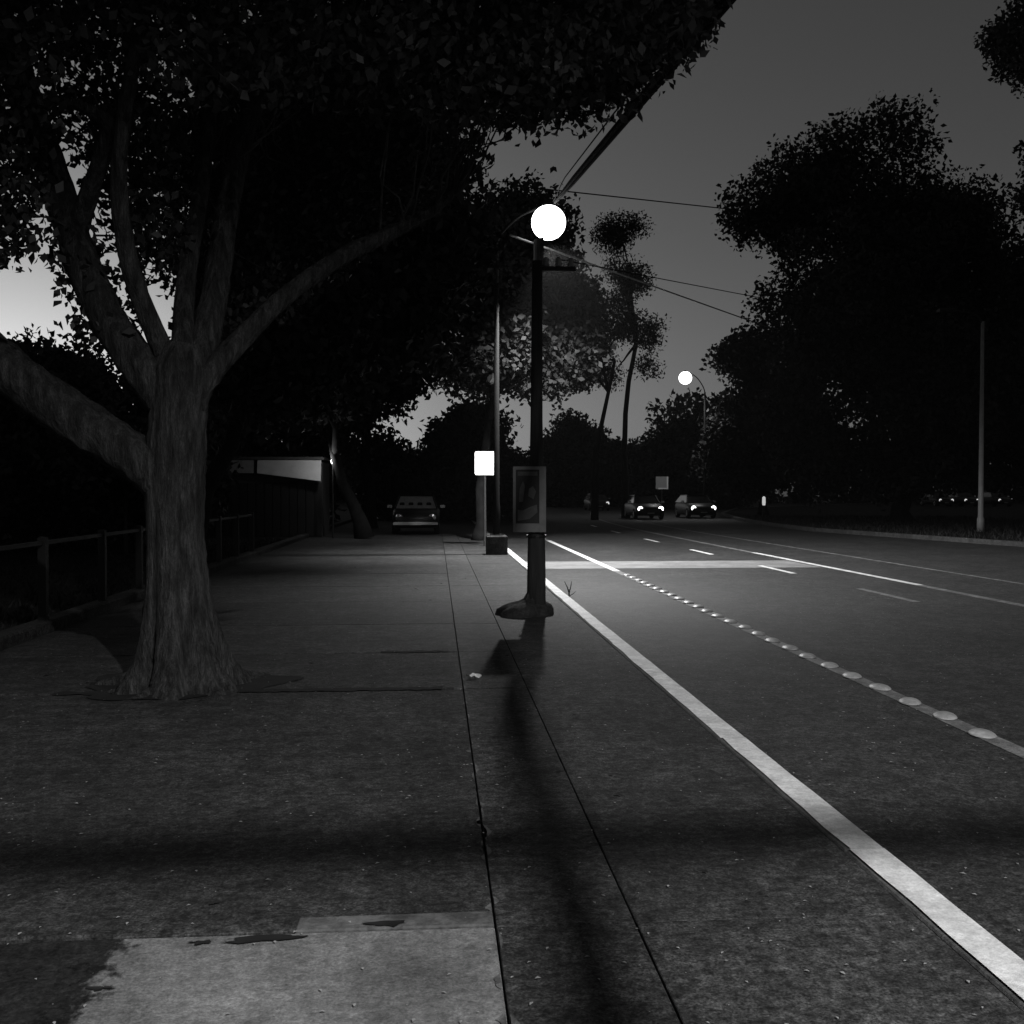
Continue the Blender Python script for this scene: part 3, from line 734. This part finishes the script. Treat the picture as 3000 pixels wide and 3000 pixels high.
# ------------------------------------------------------------------ kiosk
KY = 35.5
k0, k1 = at(388, 1010, KY)[0], at(608, 1010, KY)[0]
kz = at(600, 866, KY)[2]; kzl = at(600, 908, KY)[2]; kz2 = at(500, 893, KY)[2]
r = empty('kiosk', ((k0 + k1) / 2, KY, -.05), 'dark roadside kiosk with a pale lit fascia above the shutters', 'kiosk')
kw = (k1 - k0) / 2
MB().box(-kw, kw, .1, 2.4, 0, kz - .05).build('wall', M['wall'], r)
MB().box(-kw - .12, kw + .1, -.25, 2.6, kz + .02, kz + .12, .02).build('roof', M['wall'], r)
npan = 14
for i in range(npan):
    xa = -kw + 2 * kw * i / npan
    MB().box(xa + .015, xa + 2 * kw / npan - .015, .05, .1, .1, kzl + .0, .01).build('shutter_panel', M['black_metal'], r)
zl, zt = kzl + .05, kz + .0
fx0 = at(488, 900, KY)[0] - (k0 + k1) / 2
MB().add([(fx0, -.30, kz2 + .05), (kw, -.42, zl), (kw, -.22, zt), (fx0, -.22, zt), (fx0, -.26, kz2 + .05), (kw, -.38, zl), (kw, -.18, zt), (fx0, -.18, zt)],
         [(0, 1, 2, 3), (7, 6, 5, 4), (0, 4, 5, 1), (1, 5, 6, 2), (2, 6, 7, 3), (3, 7, 4, 0)]).build('fascia', M['fascia'], r)
MB().add([(-kw, -.26, kz2 + .05), (fx0 - .12, -.27, kz2 + .05), (fx0 - .12, -.2, zt), (-kw, -.2, zt)], [(0, 1, 2, 3)]).build('dull_fascia', M['board'], r)
lp = at(628, 870, KY - .9)
q = empty('bulb_lamp', (lp[0], lp[1], -.05), 'small bare bulb on a thin post beside the kiosk', 'lamp')
hz = lp[2] + .05
MB().lathe((0, 0, 0), [(.03, 0), (.025, hz - .1)], 8).build('post', M['black_metal'], q)
MB().lathe((0, 0, hz), [(.02, -.1), (.05, -.08), (.075, 0), (.05, .07), (.01, .1)], 12).build('bulb', M['bulb'], q, True)
l = bpy.data.lights.new('lamp_light', 'POINT'); l.energy = 22; l.shadow_soft_size = .1
lo_ = bpy.data.objects.new('lamp_light', l); lo_.location = (-.15, -.35, hz + .05); link(lo_, q)

# ------------------------------------------------------------------ lit bus stop sign
sy = 29.5
s0 = at(895, 897, sy); s1 = at(941, 851, sy); sw = (s1[0] - s0[0]) / 2; sh = s1[2] - s0[2]
r = empty('lit_sign', ((s0[0] + s1[0]) / 2, sy, 0), 'small white backlit sign on a thin post behind the lamp pole', 'sign')
px_ = at(915, 900, sy)[0] - (s0[0] + s1[0]) / 2
MB().lathe((px_, .03, 0), [(.04, 0), (.03, s0[2] + .02)], 10).build('post', M['sign_post'], r)
def rrect(x0, x1, z0, z1, rad, y0, y1):
    P = []
    for cx, cz, a0 in ((x1 - rad, z1 - rad, 0), (x0 + rad, z1 - rad, 90), (x0 + rad, z0 + rad, 180), (x1 - rad, z0 + rad, 270)):
        for k in range(5):
            a = math.radians(a0 + 22.5 * k); P.append((cx + rad * math.cos(a), cz + rad * math.sin(a)))
    n = len(P)
    return MB().add([(x, y0, z) for x, z in P] + [(x, y1, z) for x, z in P], [tuple(range(n - 1, -1, -1)), tuple(range(n, 2 * n))] + [(i, (i + 1) % n, n + (i + 1) % n, n + i) for i in range(n)])
rrect(-sw, sw, s0[2], s1[2], .06, -.015, .09).build('casing', M['black_metal'], r)
rrect(-sw + .015, sw - .015, s0[2] + .015, s1[2] - .015, .05, -.022, -.016).build('face', M['signlight'], r)

# far road sign on the median
fy = 72; c = at(1249, 911, fy); hs = 12 * K / F * fy
r = empty('road_sign', (c[0], fy, -.08), 'far square road sign with a bright rim', 'road sign')
MB().lathe((0, .05, 0), [(.05, 0), (.04, c[2] + .08)], 8).build('post', M['black_metal'], r)
MB().box(-hs, hs, -.02, .0, c[2] + .08 - hs, c[2] + .08 + hs, .0).build('panel', M['sign_grey'], r)
MB().box(hs * .75, hs * 1.0, -.03, -.021, c[2] + .08 - hs, c[2] + .08 + hs).build('rim', M['sign_rim'], r)
MB().box(-hs * .6, hs * .74, -.03, -.021, c[2] + .08 - hs, c[2] + .08 - hs * .78).build('rim', M['sign_rim'], r)

# ------------------------------------------------------------------ cars
def car(label, loc, rotz=0.0, head='headdim', group='cars with their lights on', scale=1.0, windscreen='glass'):
    r = empty('car', loc, label, 'car', group, rotz); r.scale = (scale,) * 3
    # outline along the length (y: front at -2.1), half widths per station
    st_ = [(-2.12, .62, .34, .60), (-2.02, .78, .26, .72), (-1.6, .84, .22, .82), (-.95, .86, .2, .92), (-.2, .87, .2, .95), (.9, .87, .2, .96), (1.6, .85, .22, .95), (2.0, .78, .28, .86), (2.1, .66, .36, .72)]
    V = []; Fc = []
    for y, hwid, zb, zt in st_:
        V += [(-hwid * .92, y, zb), (hwid * .92, y, zb), (hwid, y, zb + .16), (hwid, y, zt - .12), (hwid * .9, y, zt), (-hwid * .9, y, zt), (-hwid, y, zt - .12), (-hwid, y, zb + .16)]
    n = 8
    for i in range(len(st_) - 1):
        for k in range(n):
            j = (k + 1) % n; Fc.append((i * n + k, i * n + j, (i + 1) * n + j, (i + 1) * n + k))
    Fc += [tuple(range(n - 1, -1, -1)), tuple((len(st_) - 1) * n + k for k in range(n))]
    body = MB().add(V, Fc).build('body', M['carpaint'], r, True)
    MB().add([(-.60, -.42, 1.43), (.60, -.42, 1.43), (.60, 1.25, 1.40), (-.60, 1.25, 1.40), (-.62, -.36, 1.36), (.62, -.36, 1.36), (.62, 1.3, 1.33), (-.62, 1.3, 1.33)],
             [(0, 1, 2, 3), (7, 6, 5, 4), (0, 4, 5, 1), (1, 5, 6, 2), (2, 6, 7, 3), (3, 7, 4, 0)]).build('roof', M['carpaint'], r)
    MB().add([(-.74, -1.0, .93), (.74, -1.0, .93), (.60, -.40, 1.37), (-.60, -.40, 1.37)], [(0, 1, 2, 3)]).build('windscreen', M[windscreen], r)
    MB().add([(.72, 1.95, .93), (-.72, 1.95, .93), (-.60, 1.28, 1.35), (.60, 1.28, 1.35)], [(0, 1, 2, 3)]).build('rear_window', M['glass'], r)
    for s in (-1, 1):
        MB().add([(s * .80, -.95, .95), (s * .80, 1.85, .95), (s * .62, 1.25, 1.35), (s * .62, -.38, 1.37)], [(0, 1, 2, 3)]).build('side_window', M['glass'], r)
        MB().tube([(s * .77, -1.0, .94), (s * .615, -.38, 1.38)], [.03, .03], 6).build('pillar', M['carpaint'], r)
        MB().box(s * .98 - .09, s * .98 + .09, -.86, -.76, .95, 1.07, .02).build('mirror', M['chrome'], r)
        MB().lathe((0, 0, 0), [(.02, -.03), (.13, -.02), (.15, 0), (.13, .02)], 14).build('headlight', M[head], r, True, (s * .60, -2.06, .62)).rotation_euler = (math.pi / 2, 0, 0)
        for y in (-1.35, 1.3):
            wv = MB()
            wv.lathe((0, 0, 0), [(.20, -.1), (.31, -.1), (.325, -.06), (.325, .06), (.31, .1), (.20, .1)], 20)
            tyre = wv.build('wheel', M['tyre'], r, True, (s * .76, y, .325)); tyre.rotation_euler = (0, math.pi / 2, 0)
            hub = MB().lathe((0, 0, 0), [(.19, -.105), (.19, .105)], 14).build('hub', M['chrome'], tyre)
    MB().box(-.45, .45, -2.15, -2.10, .42, .56, .02).build('grille', M['black_metal'], r)
    MB().box(-.2, .2, -2.17, -2.152, .34, .41).build('number_plate', M['sign_grey'], r)
    return r
cpx = at(784, 1010, 37.0)
pc = car('dark parked car with pale windscreen facing the viewer at the end of the pavement', (cpx[0], 37.0 + 2.1, .008), .0, 'chrome', None, windscreen='shade')
MB().box(-.80, .80, -2.26, -2.13, .36, .46, .03).build('bumper', M['bumper'], pc)
for x in (-.52, -.19, .14, .47):
    MB().box(x - .09, x + .09, -.86, -.70, 1.045, 1.15, .03).build('headrest', M['seat'], pc)
def carat(px, py, Y, label, head, z=RZ):
    p = at(px, py, Y); car(label, (p[0], Y + 2.1, z), .0, head)
carat(1228, 958, 58, 'oncoming car with bright headlights below the square sign', 'head')
carat(1328, 958, 60, 'oncoming car with bright headlights right of the square sign', 'head')
carat(1133, 957, 84, 'far car with dim headlights near the eucalyptus foot', 'headdim')
carat(1786, 938, 96, 'distant car with faint lights left of the pale mast', 'headdim', .03)
carat(1834, 938, 96, 'distant car with faint lights behind the pale mast', 'headdim', .03)
carat(1898, 938, 96, 'distant car with faint lights at the right edge', 'headdim', .03)
# lit bollard and far garden lamps
bp = at(1441, 985, 58)
q = empty('lit_bollard', (bp[0], 58, .03), 'small lit bollard on the far side of the road', 'bollard')
bz = at(1441, 945, 58)[2] - .03
MB().lathe((0, 0, 0), [(.09, 0), (.08, bz - .26)], 10).build('stem', M['black_metal'], q)
MB().lathe((0, 0, bz), [(.08, -.26), (.1, -.1), (.09, .2), (.03, .26)], 12).build('lamp_glass', M['faint'], q, True)
gp = at(236, 826, 27)
q = empty('garden_lamp', (gp[0], 27, -.02), 'small bright garden lamp seen over the big lower limb', 'lamp')
MB().lathe((0, 0, 0), [(.05, 0), (.035, gp[2] - .06)], 8).build('post', M['black_metal'], q)
MB().lathe((0, 0, gp[2] + .02), [(.03, -.08), (.08, -.05), (.1, .02), (.06, .09), (.01, .11)], 12).build('bulb', M['bulb'], q, True)

# ------------------------------------------------------------------ small things
# dry weed by the kerb
wp = gnd(1074, 1127, RZ)
q = empty('dry_weed', (wp[0], wp[1], RZ), 'small forked dry weed beside the white kerb line', 'weed')
b = MB(); b.tube([(0, 0, 0), (-.005, 0, .08), (-.03, .01, .16), (-.075, .02, .25)], [.014, .011, .008, .004], 6); b.build('stem', M['darkbark'], q)
b = MB(); b.tube([(-.003, 0, .07), (.02, 0, .15), (.04, .02, .25)], [.011, .008, .004], 6); b.build('stem', M['darkbark'], q)
b = MB(); b.tube([(0, 0, .02), (.06, -.03, .06), (.1, -.03, .1)], [.008, .006, .003], 6); b.build('stem', M['darkbark'], q)
# scrap of paper
p = gnd(893, 1280)
V = []; 
for i in range(5):
    for j in range(4):
        V.append(((i - 2) * .028, (j - 1.5) * .03, .012 + .014 * math.sin(i * 1.7 + j) + .01 * RNG.random()))
o = MB().add(V, [(i * 4 + j, (i + 1) * 4 + j, (i + 1) * 4 + j + 1, i * 4 + j + 1) for i in range(4) for j in range(3)]).build('paper_scrap', M['paper'], None, False, (p[0], p[1], .008))
o.rotation_euler = (.1, 0, .6); setp(o, 'crumpled white paper scrap lying on the kerb strip', 'litter')
def dark_leaf(px, py, s, label, rot, asp=.4, z=.004):
    p = gnd(px, py); n = 14; V = [(0, 0, .02 * s)]
    r_ = np.random.default_rng(int(px))
    for k in range(n):
        a = 2 * math.pi * k / n; q = s * (1 + .25 * r_.normal()); V.append((q * math.cos(a), q * asp * math.sin(a), .002 + .004 * r_.random()))
    o = MB().add(V, [(0, k + 1, (k + 1) % n + 1) for k in range(n)]).build('dirt_clump', M['deadleaf'], None, False, (p[0], p[1], z)); o.rotation_euler = (0, 0, rot)
    setp(o, label, 'dirt', 'dark clumps on the pale slab edge')
dark_leaf(376, 1782, .034, 'small round dark clump left of the long one on the pale slab', 0, .5)
dark_leaf(503, 1775, .14, 'longest dark dirt clump on the far edge of the pale slab', .12, .2)
dark_leaf(733, 1748, .075, 'dark dirt clump on the mortar smear near the kerb joint', .05, .3, .008)
dark_leaf(404, 1706, .022, 'tiny dark pellet on the old pavement above the pale slab', .6, .7)
dark_leaf(190, 1868, .04, 'dark fleck on the pale slab at its left edge', 0, .35)
# scattered pale grit and dead leaves
r_ = np.random.default_rng(33)
def scatter(name, label, n, x0, x1, y0, y1, z, size, m, flat=.25):
    V = []
    for _ in range(n):
        x, y = r_.uniform(x0, x1), y0 + (y1 - y0) * r_.random() ** 1.6; s = size * r_.uniform(.4, 1.5); a = r_.uniform(0, 6.28); ca, sa = math.cos(a), math.sin(a)
        for u, v, h in ((-1, 0, .1), (0, -.5, .6), (1, 0, .15), (0, .5, .5)):
            V.append((x + s * (u * ca - v * sa), y + s * (u * sa + v * ca), z + s * h * flat))
    o = numesh(name, np.array(V), 4, m); setp(o, label, name.replace('_', ' '), None, 'stuff')
scatter('pale_grit', 'pale grit and crumbs scattered over the pavement', 1500, -4, 1.75, 2.4, 16, .006, .0085, M['grit'], .6)
scatter('road_grit', 'pale grit scattered along the cycle lane', 1100, 2.05, 7, 2.6, 16, RZ + .004, .010, M['grit'], .6)
scatter('fallen_leaves', 'dry fallen leaves scattered over pavement and kerb', 90, -4.3, 1.6, 2.6, 22, .009, .022, M['deadleaf'], .5)

# ------------------------------------------------------------------ thin haze around everything, added for a glow at the lamp
hz_ = MB().box(-230, 310, -80, 310, -1.2, 34).build('haze', bpy.data.materials.new('glow_haze'))
hm = hz_.data.materials[0]; hm.use_nodes = True; hn = hm.node_tree
for n_ in list(hn.nodes): hn.nodes.remove(n_)
pv = hn.nodes.new('ShaderNodeVolumePrincipled'); ho = hn.nodes.new('ShaderNodeOutputMaterial')
pv.inputs['Density'].default_value = HAZE; pv.inputs['Color'].default_value = (.9, .9, .9, 1); pv.inputs['Anisotropy'].default_value = .3
hn.links.new(pv.outputs[0], ho.inputs['Volume'])
setp(hz_, 'thin haze added to the air for the lamp glow', 'haze', None, 'stuff')
